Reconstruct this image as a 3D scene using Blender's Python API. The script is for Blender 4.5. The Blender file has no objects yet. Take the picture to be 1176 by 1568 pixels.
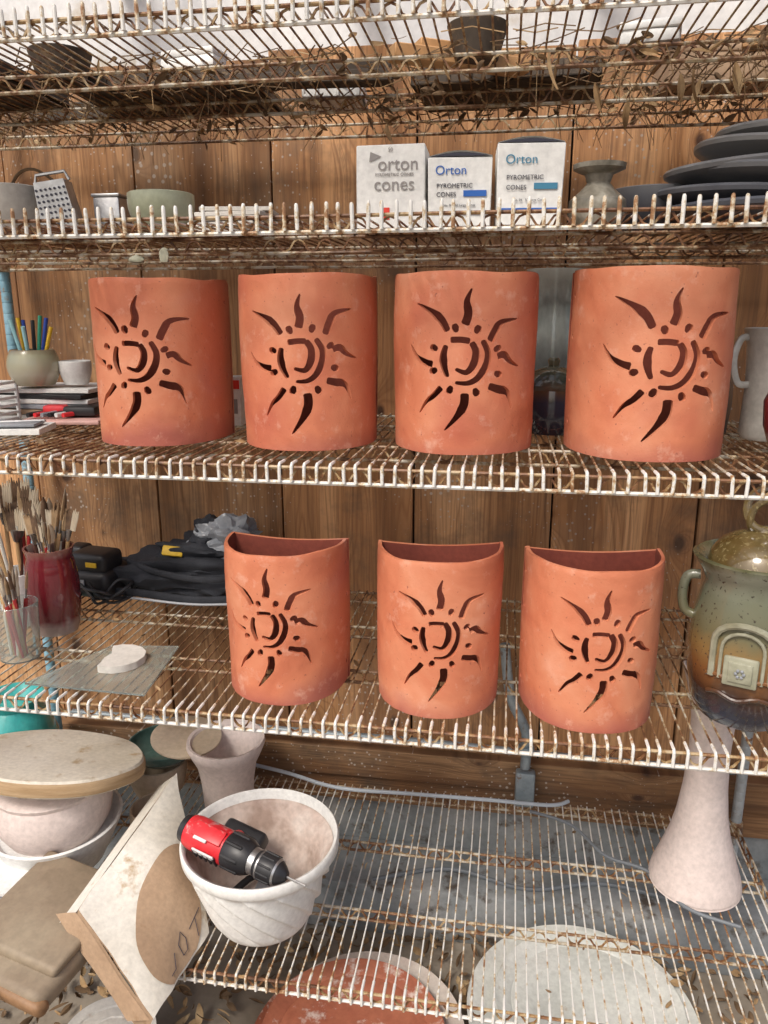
import bpy, bmesh, math, random, bisect
from mathutils import Vector, Matrix, noise
from mathutils.geometry import delaunay_2d_cdt
random.seed(7)
R=math.radians
H=1.60
sc=bpy.context.scene
# ---------------------------------------------------------------- materials
def nt(name):
    m=bpy.data.materials.new(name); m.use_nodes=True
    t=m.node_tree; b=t.nodes['Principled BSDF']; return m,t,b
def ramp(t,stops,fac,interp='LINEAR'):
    r=t.nodes.new('ShaderNodeValToRGB'); r.color_ramp.interpolation=interp
    e=r.color_ramp.elements
    while len(e)<len(stops): e.new(.5)
    for i,(p,c) in enumerate(stops):
        e[i].position=p; e[i].color=(*c,1)
    t.links.new(fac,r.inputs[0]); return r.outputs[0]
def noi(t,vec,scale,detail=3,rough=.55,dist=0):
    n=t.nodes.new('ShaderNodeTexNoise'); n.inputs['Scale'].default_value=scale
    n.inputs['Detail'].default_value=detail; n.inputs['Roughness'].default_value=rough
    n.inputs['Distortion'].default_value=dist
    t.links.new(vec,n.inputs['Vector']); return n.outputs['Fac']
def math_(t,op,a,b=None,clamp=False):
    n=t.nodes.new('ShaderNodeMath'); n.operation=op; n.use_clamp=clamp
    for i,x in enumerate((a,b)):
        if x is None: continue
        if isinstance(x,(int,float)): n.inputs[i].default_value=x
        else: t.links.new(x,n.inputs[i])
    return n.outputs[0]
def mix(t,fac,a,b,mode='MIX'):
    n=t.nodes.new('ShaderNodeMix'); n.data_type='RGBA'; n.blend_type=mode
    for i,x in ((0,fac),(6,a),(7,b)):
        if isinstance(x,(int,float)): n.inputs[i].default_value=x
        elif isinstance(x,tuple): n.inputs[i].default_value=(*x,1)
        else: t.links.new(x,n.inputs[i])
    return n.outputs[2]
def coords(t,scale=(1,1,1),rnd=True):
    tc=t.nodes.new('ShaderNodeTexCoord'); mp=t.nodes.new('ShaderNodeMapping')
    mp.inputs['Scale'].default_value=scale
    t.links.new(tc.outputs['Object'],mp.inputs['Vector'])
    if rnd:
        oi=t.nodes.new('ShaderNodeObjectInfo'); c=t.nodes.new('ShaderNodeCombineXYZ')
        k=math_(t,'MULTIPLY',oi.outputs['Random'],37.0)
        for i in range(3): t.links.new(k,c.inputs[i])
        t.links.new(c.outputs[0],mp.inputs['Location'])
    return mp.outputs[0],tc.outputs['Object']
def bump(t,b,h,strength=.2,dist=.002):
    n=t.nodes.new('ShaderNodeBump'); n.inputs['Strength'].default_value=strength
    n.inputs['Distance'].default_value=dist
    t.links.new(h,n.inputs['Height']); t.links.new(n.outputs[0],b.inputs['Normal'])
def MAT(name,cols,scale=8,rough=.6,metal=0,bmp=.25,bs=90,dirt=None,dirt_amt=.5,coat=0,stretch=(1,1,1),bd=.002):
    m,t,b=nt(name)
    b.inputs['Roughness'].default_value=rough; b.inputs['Metallic'].default_value=metal
    b.inputs['Coat Weight'].default_value=coat; b.inputs['Coat Roughness'].default_value=.08
    if bmp==0:
        b.inputs['Base Color'].default_value=(*cols[0],1); return m
    v,_=coords(t,stretch)
    n=noi(t,v,scale)
    k=len(cols); st=[(.32+.36*i/max(1,k-1),c) for i,c in enumerate(cols)]
    c=ramp(t,st,n) if k>1 else mix(t,1.0,tuple(cols[0]),(1,1,1),'MULTIPLY')
    f=noi(t,v,bs,2,.6)
    g=math_(t,'ADD',math_(t,'MULTIPLY',f,.5),.75)
    gm=t.nodes.new('ShaderNodeCombineColor')
    for i in range(3): t.links.new(g,gm.inputs[i])
    c=mix(t,1.0,c,gm.outputs[0],'MULTIPLY')
    if dirt:
        d=noi(t,v,scale*2.7,5,.65)
        d=math_(t,'MULTIPLY',math_(t,'SUBTRACT',d,1-dirt_amt),9,True)
        c=mix(t,d,c,tuple(dirt))
    t.links.new(c,b.inputs['Base Color'])
    bump(t,b,f,bmp,bd)
    return m
def MATZ(name,stops,h,rough=.2,amt=.12,scale=25,coat=.6,bmp=.2,speck=None,sp_thr=.68):
    m,t,b=nt(name); v,o=coords(t)
    s=t.nodes.new('ShaderNodeSeparateXYZ'); t.links.new(o,s.inputs[0])
    z=math_(t,'DIVIDE',s.outputs[2],h)
    mp=t.nodes.new('ShaderNodeMapping'); mp.inputs['Scale'].default_value=(1,1,.45); t.links.new(v,mp.inputs['Vector'])
    n=noi(t,mp.outputs[0],scale,4,.6)
    z=math_(t,'ADD',z,math_(t,'MULTIPLY',math_(t,'SUBTRACT',n,.5),amt*2))
    c=ramp(t,stops,z)
    if speck:
        d=math_(t,'MULTIPLY',math_(t,'SUBTRACT',noi(t,v,150,2),sp_thr),10,True)
        c=mix(t,d,c,tuple(speck))
    t.links.new(c,b.inputs['Base Color']); b.inputs['Roughness'].default_value=rough
    b.inputs['Coat Weight'].default_value=coat
    bump(t,b,n,bmp,.004)
    return m

def terracotta():
    m,t,b=nt('terracotta_clay'); v,o=coords(t)
    n=noi(t,v,7,5,.55,.6)
    c=ramp(t,[(.30,(.50,.145,.072)),(.45,(.62,.205,.105)),(.60,(.67,.26,.142)),(.75,(.72,.33,.21))],n)
    n2=noi(t,v,3.6,4,.55)
    c=mix(t,math_(t,'MULTIPLY',math_(t,'SUBTRACT',n2,.52),6,True),c,(.49,.125,.070))
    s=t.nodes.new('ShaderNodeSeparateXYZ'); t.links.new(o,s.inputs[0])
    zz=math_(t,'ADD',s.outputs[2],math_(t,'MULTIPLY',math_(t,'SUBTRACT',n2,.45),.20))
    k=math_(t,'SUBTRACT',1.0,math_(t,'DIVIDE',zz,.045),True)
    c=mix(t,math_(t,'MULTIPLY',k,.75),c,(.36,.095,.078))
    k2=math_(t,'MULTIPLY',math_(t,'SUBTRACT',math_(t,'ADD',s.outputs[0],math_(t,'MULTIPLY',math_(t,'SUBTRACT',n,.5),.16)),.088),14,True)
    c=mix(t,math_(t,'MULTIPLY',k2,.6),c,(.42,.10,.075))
    w=noi(t,v,26,5,.7)
    c=mix(t,math_(t,'MULTIPLY',math_(t,'SUBTRACT',w,.57),3.4,True),c,(.76,.45,.34))
    sp=noi(t,v,170,2,.5)
    c=mix(t,math_(t,'MULTIPLY',math_(t,'SUBTRACT',sp,.68),8,True),c,(.30,.09,.06))
    t.links.new(c,b.inputs['Base Color'])
    r=math_(t,'ADD',math_(t,'MULTIPLY',n2,.5),.36); t.links.new(r,b.inputs['Roughness'])
    f=noi(t,v,240,2,.6)
    bump(t,b,math_(t,'ADD',math_(t,'MULTIPLY',f,.35),w),.36,.0028)
    return m

BW=.34; BOFF=4.98
def wood_wall(name,bw=BW,off0=BOFF,bright=1.0,horizontal=False):
    m,t,b=nt(name)
    tc=t.nodes.new('ShaderNodeTexCoord'); s=t.nodes.new('ShaderNodeSeparateXYZ')
    t.links.new(tc.outputs['Object'],s.inputs[0])
    X,Zc=(s.outputs[0],s.outputs[2]) if not horizontal else (s.outputs[2],s.outputs[0])
    bi=math_(t,'FLOOR',math_(t,'DIVIDE',math_(t,'ADD',X,off0),bw))
    wn=t.nodes.new('ShaderNodeTexWhiteNoise'); wn.noise_dimensions='1D'; t.links.new(bi,wn.inputs['W'])
    off=math_(t,'MULTIPLY',wn.outputs['Value'],50)
    kc=t.nodes.new('ShaderNodeCombineXYZ')
    t.links.new(math_(t,'ADD',math_(t,'MULTIPLY',X,4.2),off),kc.inputs[0]); t.links.new(math_(t,'ADD',math_(t,'MULTIPLY',Zc,2.7),off),kc.inputs[1])
    vo=t.nodes.new('ShaderNodeTexVoronoi'); vo.voronoi_dimensions='2D'; vo.inputs['Scale'].default_value=1.0; t.links.new(kc.outputs[0],vo.inputs['Vector'])
    kd=vo.outputs['Distance']
    sc_=t.nodes.new('ShaderNodeSeparateColor'); t.links.new(vo.outputs['Color'],sc_.inputs[0])
    ksz=math_(t,'MULTIPLY',sc_.outputs[0],.085)            # knot size differs from cell to cell
    pull=math_(t,'SUBTRACT',1.0,math_(t,'DIVIDE',kd,.34),True)
    pull=math_(t,'MULTIPLY',math_(t,'MULTIPLY',pull,pull),sc_.outputs[0])
    gc=t.nodes.new('ShaderNodeCombineXYZ')
    t.links.new(math_(t,'ADD',math_(t,'MULTIPLY',X,12.0),math_(t,'ADD',off,math_(t,'MULTIPLY',pull,1.5))),gc.inputs[0])
    t.links.new(math_(t,'MULTIPLY',Zc,.7),gc.inputs[2]); t.links.new(off,gc.inputs[1])
    g1=noi(t,gc.outputs[0],1.2,2,.5,.25)
    rings=math_(t,'FRACT',math_(t,'MULTIPLY',g1,17.0))
    rings=math_(t,'ABSOLUTE',math_(t,'SUBTRACT',rings,.5))
    fc=t.nodes.new('ShaderNodeCombineXYZ')
    t.links.new(math_(t,'ADD',math_(t,'MULTIPLY',X,140),off),fc.inputs[0]); t.links.new(math_(t,'MULTIPLY',Zc,4),fc.inputs[2])
    f=noi(t,fc.outputs[0],1.0,3,.65)
    tone=noi(t,gc.outputs[0],.75,3,.6)
    k=bright
    c=ramp(t,[(.34,(.155*k,.073*k,.030*k)),(.48,(.285*k,.143*k,.060*k)),(.62,(.42*k,.238*k,.115*k))],tone)
    c=mix(t,math_(t,'MULTIPLY',math_(t,'SUBTRACT',.25,rings),2.2,True),c,(.155*k,.066*k,.025*k))
    c=mix(t,math_(t,'MULTIPLY',math_(t,'SUBTRACT',f,.47),3.2,True),c,(.11*k,.052*k,.024*k))
    halo=math_(t,'MULTIPLY',math_(t,'SUBTRACT',math_(t,'MULTIPLY',ksz,2.2),kd),8,True)
    c=mix(t,math_(t,'MULTIPLY',halo,.6),c,(.12*k,.045*k,.016*k))
    kt=math_(t,'MULTIPLY',math_(t,'SUBTRACT',ksz,kd),30,True)
    c=mix(t,math_(t,'MULTIPLY',kt,.92),c,(.045,.018,.009))
    bt=math_(t,'ADD',math_(t,'MULTIPLY',wn.outputs['Value'],.6),.75)
    cc=t.nodes.new('ShaderNodeCombineColor')
    for i in range(3): t.links.new(bt,cc.inputs[i])
    c=mix(t,1.0,c,cc.outputs[0],'MULTIPLY')
    bl=noi(t,tc.outputs['Object'],4.2,5,.70)
    c=mix(t,math_(t,'MULTIPLY',math_(t,'SUBTRACT',bl,.52),4.5,True),c,(.105*k,.068*k,.043*k))
    bl2=noi(t,tc.outputs['Object'],2.6,4,.6)
    c=mix(t,math_(t,'MULTIPLY',math_(t,'SUBTRACT',bl2,.52),2.2,True),c,(.27*k,.19*k,.125*k))
    dc=t.nodes.new('ShaderNodeCombineXYZ'); t.links.new(X,dc.inputs[0]); t.links.new(Zc,dc.inputs[1])
    sp=t.nodes.new('ShaderNodeTexVoronoi'); sp.voronoi_dimensions='2D'; sp.inputs['Scale'].default_value=42; t.links.new(dc.outputs[0],sp.inputs['Vector'])
    dots=math_(t,'MULTIPLY',math_(t,'SUBTRACT',math_(t,'MULTIPLY',math_(t,'SUBTRACT',bl2,.44),.9),math_(t,'ADD',sp.outputs['Distance'],.0)),20,True)
    c=mix(t,math_(t,'MULTIPLY',dots,.75),c,(.50,.44,.38))
    t.links.new(c,b.inputs['Base Color']); b.inputs['Roughness'].default_value=.78
    bump(t,b,math_(t,'ADD',f,rings),.4,.003)
    return m

TERRA=terracotta()
TERRAI=MAT('terracotta_shaded_inside',[(.17,.036,.022),(.24,.055,.034)],10,.9,bs=120)  # deeper red inside, with shade put into the colour so cutouts read dark
WOOD=wood_wall('weathered_plank_wood',bright=1.36)
WOODH=wood_wall('weathered_sill_wood',.11,5,.75,True)
DARK=MAT('dark_gap',[(.02,.012,.008)],bmp=0)
def wire_mat(name,white,rust,thr):
    m,t,b=nt(name); v,o=coords(t,(1,1,1),False)
    n=noi(t,v,42,4,.7); n2=noi(t,v,6,2,.6)
    k=math_(t,'ADD',math_(t,'MULTIPLY',n,.65),math_(t,'MULTIPLY',n2,.35))
    c=ramp(t,[(thr-.05,white),(thr,(white[0]*.8,white[1]*.68,white[2]*.5)),(thr+.05,rust),(thr+.16,(rust[0]*.35,rust[1]*.3,rust[2]*.3))],k)
    t.links.new(c,b.inputs['Base Color']); b.inputs['Roughness'].default_value=.5
    return m
W_WHITE=wire_mat('epoxy_wire_white',(.74,.73,.69),(.33,.17,.075),.535)
W_MID=wire_mat('epoxy_wire_worn',(.52,.48,.40),(.22,.11,.05),.48)
W_RUST=wire_mat('epoxy_wire_rusty',(.46,.35,.21),(.22,.10,.042),.46)
POST=MAT('shelf_post_steel',[(.30,.33,.34),(.42,.45,.46)],12,.45,.3,dirt=(.2,.1,.05),dirt_amt=.42)
POSTB=MAT('shelf_post_blue',[(.16,.33,.42),(.26,.45,.55)],12,.5,0,dirt=(.25,.2,.15),dirt_amt=.45)

# ---------------------------------------------------------------- mesh builder
class MB:
    def __init__(s): s.v=[];s.f=[];s.mi=[];s.mats=[];s.cur=0;s.M=Matrix.Identity(4)
    def use(s,m):
        if m not in s.mats: s.mats.append(m)
        s.cur=s.mats.index(m); return s
    def at(s,loc=(0,0,0),rot=(0,0,0),scl=1):
        s.M=Matrix.Translation(loc)@Matrix.Rotation(R(rot[2]),4,'Z')@Matrix.Rotation(R(rot[1]),4,'Y')@Matrix.Rotation(R(rot[0]),4,'X')@Matrix.Scale(scl,4); return s
    def add(s,vs,fs):
        o=len(s.v)
        s.v+=[tuple(s.M@Vector(p)) for p in vs]
        for f in fs: s.f.append(tuple(i+o for i in f)); s.mi.append(s.cur)
    def tube(s,pts,r,n=6,closed=False,flat=1.0):
        P=[Vector(p) for p in pts]; k=len(P)
        rr=r if isinstance(r,(list,tuple)) else [r]*k
        vs=[];fs=[];up=None
        for i in range(k):
            if closed: d=P[(i+1)%k]-P[i-1]
            else: d=P[min(i+1,k-1)]-P[max(i-1,0)]
            if d.length<1e-9: d=Vector((0,0,1))
            d.normalize()
            if up is None:
                up=Vector((0,0,1)) if abs(d.z)<.9 else Vector((0,1,0))
            a=(up-d*up.dot(d))
            if a.length<1e-6: a=d.orthogonal()
            a.normalize(); b=d.cross(a); up=a
            for j in range(n):
                w=2*math.pi*(j+.5)/n
                vs.append(P[i]+a*(math.cos(w)*rr[i])+b*(math.sin(w)*rr[i]*flat))
        m=k if closed else k-1
        for i in range(m):
            i2=(i+1)%k
            for j in range(n):
                j2=(j+1)%n
                fs.append((i*n+j,i*n+j2,i2*n+j2,i2*n+j))
        if not closed:
            fs.append(tuple(reversed(range(n)))); fs.append(tuple((k-1)*n+j for j in range(n)))
        s.add(vs,fs)
    def lathe(s,prof,seg=48,rf=None,cap=True):
        vs=[];fs=[];k=len(prof)
        for i,(r,z) in enumerate(prof):
            for j in range(seg):
                a=2*math.pi*j/seg
                q=r*(rf(a,z,i) if rf else 1)
                vs.append((q*math.cos(a),q*math.sin(a),z))
        for i in range(k-1):
            for j in range(seg):
                j2=(j+1)%seg
                fs.append((i*seg+j,i*seg+j2,(i+1)*seg+j2,(i+1)*seg+j))
        if cap and prof[0][0]>1e-4: fs.append(tuple(reversed(range(seg))))
        if cap and prof[-1][0]>1e-4: fs.append(tuple((k-1)*seg+j for j in range(seg)))
        s.add(vs,fs)
    def box(s,c,size,bev=.002,seg=2,wob=0):
        bm=bmesh.new(); bmesh.ops.create_cube(bm,size=1)
        for v in bm.verts: v.co=Vector((v.co.x*size[0],v.co.y*size[1],v.co.z*size[2]))+Vector([random.uniform(-wob,wob) for _ in range(3)])
        if bev>0: bmesh.ops.bevel(bm,geom=bm.edges[:],offset=min(bev,min(size)*.45),segments=seg,affect='EDGES',profile=.5)
        bm.verts.index_update()
        s.add([Vector(c)+v.co for v in bm.verts],[[v.index for v in f.verts] for f in bm.faces]); bm.free()
    def prism(s,poly,z0,z1):
        n=len(poly)
        vs=[(x,y,z0) for x,y in poly]+[(x,y,z1) for x,y in poly]
        fs=[tuple(reversed(range(n))),tuple(range(n,2*n))]+[(i,(i+1)%n,n+(i+1)%n,n+i) for i in range(n)]
        s.add(vs,fs)
    def blob(s,c,size,seed=0,amp=.15,freq=2.0,sub=4,power=1.0,crease=0):
        bm=bmesh.new(); bmesh.ops.create_icosphere(bm,subdivisions=sub,radius=1)
        for v in bm.verts:
            d=v.co.normalized()
            q=Vector([math.copysign(abs(x)**power,x) for x in d])
            n=noise.noise(d*freq+Vector((seed*3.1,seed,0)))*amp
            if crease: n-=abs(noise.noise(d*freq*1.3+Vector((0,seed*2.7,5))))*crease+abs(noise.noise(d*freq*3+Vector((0,seed*2.7,9))))*crease*.4
            q=q*(1+n); v.co=Vector((q.x*size[0],q.y*size[1],max(q.z,-.6)*size[2]))
        s.add([Vector(c)+v.co for v in bm.verts],[[v.index for v in f.verts] for f in bm.faces]); bm.free()
    def surf(s,fn,nu,nv,th=0):
        vs=[fn(i/nu,j/nv) for i in range(nu+1) for j in range(nv+1)]
        fs=[(i*(nv+1)+j,(i+1)*(nv+1)+j,(i+1)*(nv+1)+j+1,i*(nv+1)+j+1) for i in range(nu) for j in range(nv)]
        s.add(vs,fs)
    def text(s,txt,size,ext=.0003):
        cu=bpy.data.curves.new('t','FONT'); cu.body=txt; cu.size=size; cu.extrude=ext; cu.align_x='CENTER'
        o=bpy.data.objects.new('t',cu); sc.collection.objects.link(o)
        dg=bpy.context.evaluated_depsgraph_get(); dg.update()
        me=o.evaluated_get(dg).to_mesh()
        s.add([v.co.copy() for v in me.vertices],[tuple(p.vertices) for p in me.polygons])
        o.evaluated_get(dg).to_mesh_clear(); bpy.data.objects.remove(o)
    def build(s,name,loc=(0,0,0),rot=(0,0,0),parent=None,angle=38,smooth=True):
        me=bpy.data.meshes.new(name); me.from_pydata(s.v,[],s.f)
        for m in s.mats: me.materials.append(m)
        me.polygons.foreach_set('material_index',s.mi)
        if smooth:
            me.polygons.foreach_set('use_smooth',[True]*len(s.f)); me.set_sharp_from_angle(angle=R(angle))
        me.update()
        o=bpy.data.objects.new(name,me); sc.collection.objects.link(o)
        o.location=loc; o.rotation_euler=[R(a) for a in rot]
        if parent: o.parent=parent
        return o
def LATHE(name,loc,prof,mat,seg=48,rf=None,rot=(0,0,0)):
    b=MB().use(mat); b.lathe(prof,seg,rf); return b.build(name,loc,rot)
def cr(pts,n=8):
    out=[];P=[Vector(p) for p in pts]
    for i in range(len(P)-1):
        p0=P[max(i-1,0)];p1=P[i];p2=P[i+1];p3=P[min(i+2,len(P)-1)]
        for k in range(n):
            t=k/n
            out.append(.5*((2*p1)+(p2-p0)*t+(2*p0-5*p1+4*p2-p3)*t*t+(3*p1-p0-3*p2+p3)*t**3))
    out.append(P[-1]); return out

# ---------------------------------------------------------------- setting
g=MB().use(MAT('packed_dirt_ground',[(.16,.13,.10),(.26,.22,.17),(.34,.30,.25)],1.5,.9,bs=40,bmp=.4,dirt=(.12,.09,.06),dirt_amt=.42))
g.add([(-150,-150,0),(150,-150,0),(150,150,0),(-150,150,0)],[(0,1,2,3)]); g.build('ground')
CONC=MAT('grey_concrete',[(.15,.165,.17),(.25,.265,.27),(.36,.36,.35)],5,.85,bs=60,dirt=(.09,.07,.055),dirt_amt=.45)
b=MB().use(CONC); b.box((-.2,1.86,.075),(4.2,.36,.15),.006); b.box((-.2,1.93,.215),(4.2,.14,.13),.004); b.build('concrete_footing')
b=MB().use(WOOD)
x=-BOFF+BW*9
while x<1.9:
    dy=random.uniform(-.003,.003); top=2.16+random.uniform(-.01,.01)
    b.box((x+BW/2,1.875+dy,(.283+top)/2),(BW-.005,.022,top-.283),.0015,1)
    x+=BW
b.use(DARK).box((-.2,1.895,1.21),(4.3,.012,1.84),0)
b.build('wooden_plank_wall')
b=MB().use(WOODH)
b.box((-.2,1.852,.325),(4.1,.022,.078),.002,1); b.box((-.2,1.846,.41),(4.1,.034,.085),.002,1)
b.build('wooden_sill_beam')

rack=bpy.data.objects.new('wire_shelving_unit',None); sc.collection.objects.link(rack)
X0,X1,Y0,Y1=-1.22,.61,1.15,1.79
def shelf(z,up,nm,seed,matw):
    rnd=random.Random(seed)
    b=MB(); x=X0+.01
    xs=[]
    while x<X1: xs.append(x+rnd.uniform(-.0018,.0018)); x+=.0205
    for x in xs:
        b.use(matw)
        sg=rnd.uniform(-.0015,.0015)
        b.tube([(x,Y1+.004,z),(x+rnd.uniform(-.0018,.0018),1.57,z+sg),(x+rnd.uniform(-.0012,.0012),1.36,z-sg*.5),(x,Y0+.03,z)],.0018,5)
        b.use(W_WHITE)
        j=rnd.uniform(-.0012,.0012)
        if up: b.tube([(x,Y0+.03,z),(x,Y0+.003,z),(x,Y0,z-.004),(x,Y0,z-.012)],.0018,5); b.tube([(x,Y0-.001,z-.014),(x+j,Y0-.001,z+.016),(x+j,Y0-.001,z+.022+j),(x+j,Y0-.001,z+.024+j)],[.0030,.0031,.0027,.0016],8)
        else: b.tube([(x,Y0+.03,z),(x,Y0+.004,z+.0005),(x,Y0,z-.003),(x+j,Y0-.001,z-.028)],.0027,6)
    def rod(y,zz,r,m): 
        b.use(m); b.tube([(X0+ (X1-X0)*k/8,y,zz+rnd.uniform(-.0009,.0009)) for k in range(9)],r,6)
    def snake(y,za,zb,m):
        b.use(m); per=.0475; pts=[]; n=int((X1-X0)/per*6)
        for k in range(n+1):
            xx=X0+(X1-X0)*k/n; c=math.cos(k*2*math.pi/6); c=max(-1,min(1,c*1.25))
            pts.append((xx,y+.0,(za+zb)/2+(zb-za)/2*c))
        b.tube(pts,.0022,4)
    for y,m1,m2 in ((Y0+.005,W_WHITE,W_RUST),(1.36,W_MID,W_RUST),(1.575,W_MID,W_RUST),(Y1,W_MID,W_RUST)):
        if y<1.2 and up: zt,zb=z+.006,z-.016
        else: zt,zb=z-.005,z-.029
        rod(y,zt,.003,m2 if y<1.2 else m1); rod(y,zb,.0034,m1); snake(y+(.004 if y<1.2 else 0),zb+.002,zt-.002,m2)
    for xx in (X0,X1):
        b.use(W_MID); b.tube([(xx,Y0,z-.004),(xx,Y1,z-.004)],.003,6); b.tube([(xx,Y0,z-.029),(xx,Y1,z-.029)],.003,6)
        pts=[(xx,Y0+(Y1-Y0)*k/80,z-.0165+.011*math.cos(k*math.pi/3)) for k in range(81)]
        b.use(W_RUST).tube(pts,.0019,4)
    for cx in (X0,X1):
        for cy in (Y0,Y1):
            b.use(W_MID).at((cx,cy,z-.034)); b.lathe([(.015,0),(.018,.002),(.0165,.036),(.014,.038)],16); b.at()
    b.build(nm,parent=rack)
ZS=[2.00,1.73,1.37,.924,.365]
for i,(z,up) in enumerate(zip(ZS,(True,True,False,False,False))):
    shelf(z,up,'shelf_%d'%(i+1),i+3,[W_RUST,W_RUST,W_MID,W_MID,W_WHITE][i])
for cx,cy,m,nm in ((X0,Y0,POST,'post_1'),(X1,Y0,POST,'post_2'),(X0,Y1,POSTB,'post_3'),(X1,Y1,POST,'post_4')):
    b=MB().use(m); pr=[]
    z=0.0
    while z<2.30: pr+=[(.0127,z),(.0127,z+.022),(.0118,z+.0235),(.0127,z+.025)]; z+=.0254
    b.lathe(pr,14); b.build(nm,(cx,cy,0),parent=rack)

# ---------------------------------------------------------------- sun sconces
def stroke(pts,w0,w1,w2,n=6):
    c=cr([(p[0],p[1],0) for p in pts],n); k=len(c); L=[];Rr=[]
    for i,p in enumerate(c):
        d=(c[min(i+1,k-1)]-c[max(i-1,0)]).normalized(); nn=Vector((-d.y,d.x,0))
        t=i/(k-1)
        w=(w0*(1-2*t)+w1*2*t) if t<.5 else (w1*(2-2*t)+w2*(2*t-1))
        if i==0 or i==k-1: w*=.6
        L.append(p+nn*w/2); Rr.append(p-nn*w/2)
    return [(q.x,q.y) for q in L+Rr[::-1]]
S=[]
S.append(stroke([(-2,52),(2,68),(-1,86),(5,104)],13,12,2))
S.append(stroke([(38,34),(45,50),(56,64),(86,69)],12,13,2))
S.append(stroke([(50,10),(62,13),(74,3),(94,-6)],11,11,2))
S.append(stroke([(36,-34),(50,-38),(68,-44),(78,-68)],10,13,2))
S.append(stroke([(4,-50),(4,-68),(-5,-86),(-24,-110)],13,14,2))
S.append(stroke([(-32,-42),(-43,-55),(-56,-66),(-68,-84)],10,8,2))
S.append(stroke([(-50,-9),(-64,-6),(-80,2),(-94,20)],12,10,2))
S.append(stroke([(-28,42),(-38,58),(-54,70),(-82,82)],10,13,2))
for a,r in ((68,50),(22,52),(-18,53),(-66,50),(-112,48),(-160,50),(160,50),(108,49)):
    ca,sa=math.cos(R(a)),math.sin(R(a))
    S.append(stroke([(ca*(r-7),sa*(r-7)),(ca*r,sa*r),(ca*(r+6),sa*(r+6))],6,11,7,3))
S.append(stroke([(-28,20),(-31,6),(-29,-10),(-23,-25)],7,12,6))
S.append(stroke([(-12,-34),(6,-34),(21,-25),(31,-7),(33,12),(24,30)],5,12,8))
S.append(stroke([(-20,27),(-6,28),(8,27)],9,9,9))
S.append(stroke([(8,27),(15,14),(13,-4),(3,-17),(-13,-13)],9,12,5))
WR,DR,HR,TH=.245,.155,.29,.008
def dcurve(W,D,n=400):
    P=[]
    for i in range(n+1):
        p=math.pi*i/n
        P.append(Vector((-W/2*math.copysign(abs(math.cos(p))**.9,math.cos(p)),-D*math.sin(p)**.9 if math.sin(p)>1e-9 else 0,0)))
    Ls=[0]
    for i in range(n): Ls.append(Ls[-1]+(P[i+1]-P[i]).length)
    return P,Ls
def inpoly(x,y,q):
    c=False;n=len(q);j=n-1
    for i in range(n):
        xi,yi=q[i];xj,yj=q[j]
        if (yi>y)!=(yj>y) and x<(xj-xi)*(y-yi)/(yj-yi)+xi: c=not c
        j=i
    return c
def flat_slab(var):
    rn=random.Random(var)
    P,Ls=dcurve(WR,DR); L=Ls[-1]; K=.00106
    rot=R(rn.uniform(-4,4)); cr_,sr_=math.cos(rot),math.sin(rot)
    polys=[]
    for q in S:
        dx,dy=rn.uniform(-1.5,1.5),rn.uniform(-1.5,1.5); k=rn.uniform(.96,1.05)
        polys.append([((x*cr_-y*sr_)*k*K+dx*K+L/2,(x*sr_+y*cr_)*k*K+dy*K+HR*.525) for x,y in q])
    for s0 in (.020,L-.020):
        for z0 in (.045,.115,.185,.25): polys.append([(s0+.0042*math.cos(a*math.pi/5),z0+.0042*math.sin(a*math.pi/5)) for a in range(10)])
    bb=[(min(p[0] for p in q),max(p[0] for p in q),min(p[1] for p in q),max(p[1] for p in q)) for q in polys]
    pts=[];edges=[]
    NX,NZ=72,48
    for i in range(NX+1):
        for k in range(NZ+1):
            pts.append(Vector((L*i/NX,HR*k/NZ)))
    for q in polys:
        o=len(pts); pts+=[Vector(p) for p in q]
        edges+=[(o+i,o+(i+1)%len(q)) for i in range(len(q))]
    vo,eo,fo,_,_,_=delaunay_2d_cdt(pts,edges,[],0,1e-6)
    F=[]
    for f in fo:
        cx=sum(vo[i][0] for i in f)/len(f); cz=sum(vo[i][1] for i in f)/len(f)
        if any(bx[0]<=cx<=bx[1] and bx[2]<=cz<=bx[3] and inpoly(cx,cz,q) for q,bx in zip(polys,bb)): continue
        a=sum(vo[f[i]][0]*vo[f[(i+1)%3]][1]-vo[f[(i+1)%3]][0]*vo[f[i]][1] for i in range(3))
        F.append(tuple(f) if a>0 else tuple(reversed(f)))
    used=sorted({i for f in F for i in f}); mp={o:n for n,o in enumerate(used)}
    n=len(used)
    V=[Vector((vo[i][0],0,vo[i][1])) for i in used]+[Vector((vo[i][0],TH,vo[i][1])) for i in used]
    F=[tuple(mp[i] for i in f) for f in F]
    E={}
    for f in F:
        for i in range(3): E[(f[i],f[(i+1)%3])]=1
    outer=list(F)
    for (a,c) in E:
        if (c,a) not in E: outer.append((c,a,n+a,n+c))
    return V,outer,[tuple(n+i for i in reversed(f)) for f in F],L
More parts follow.
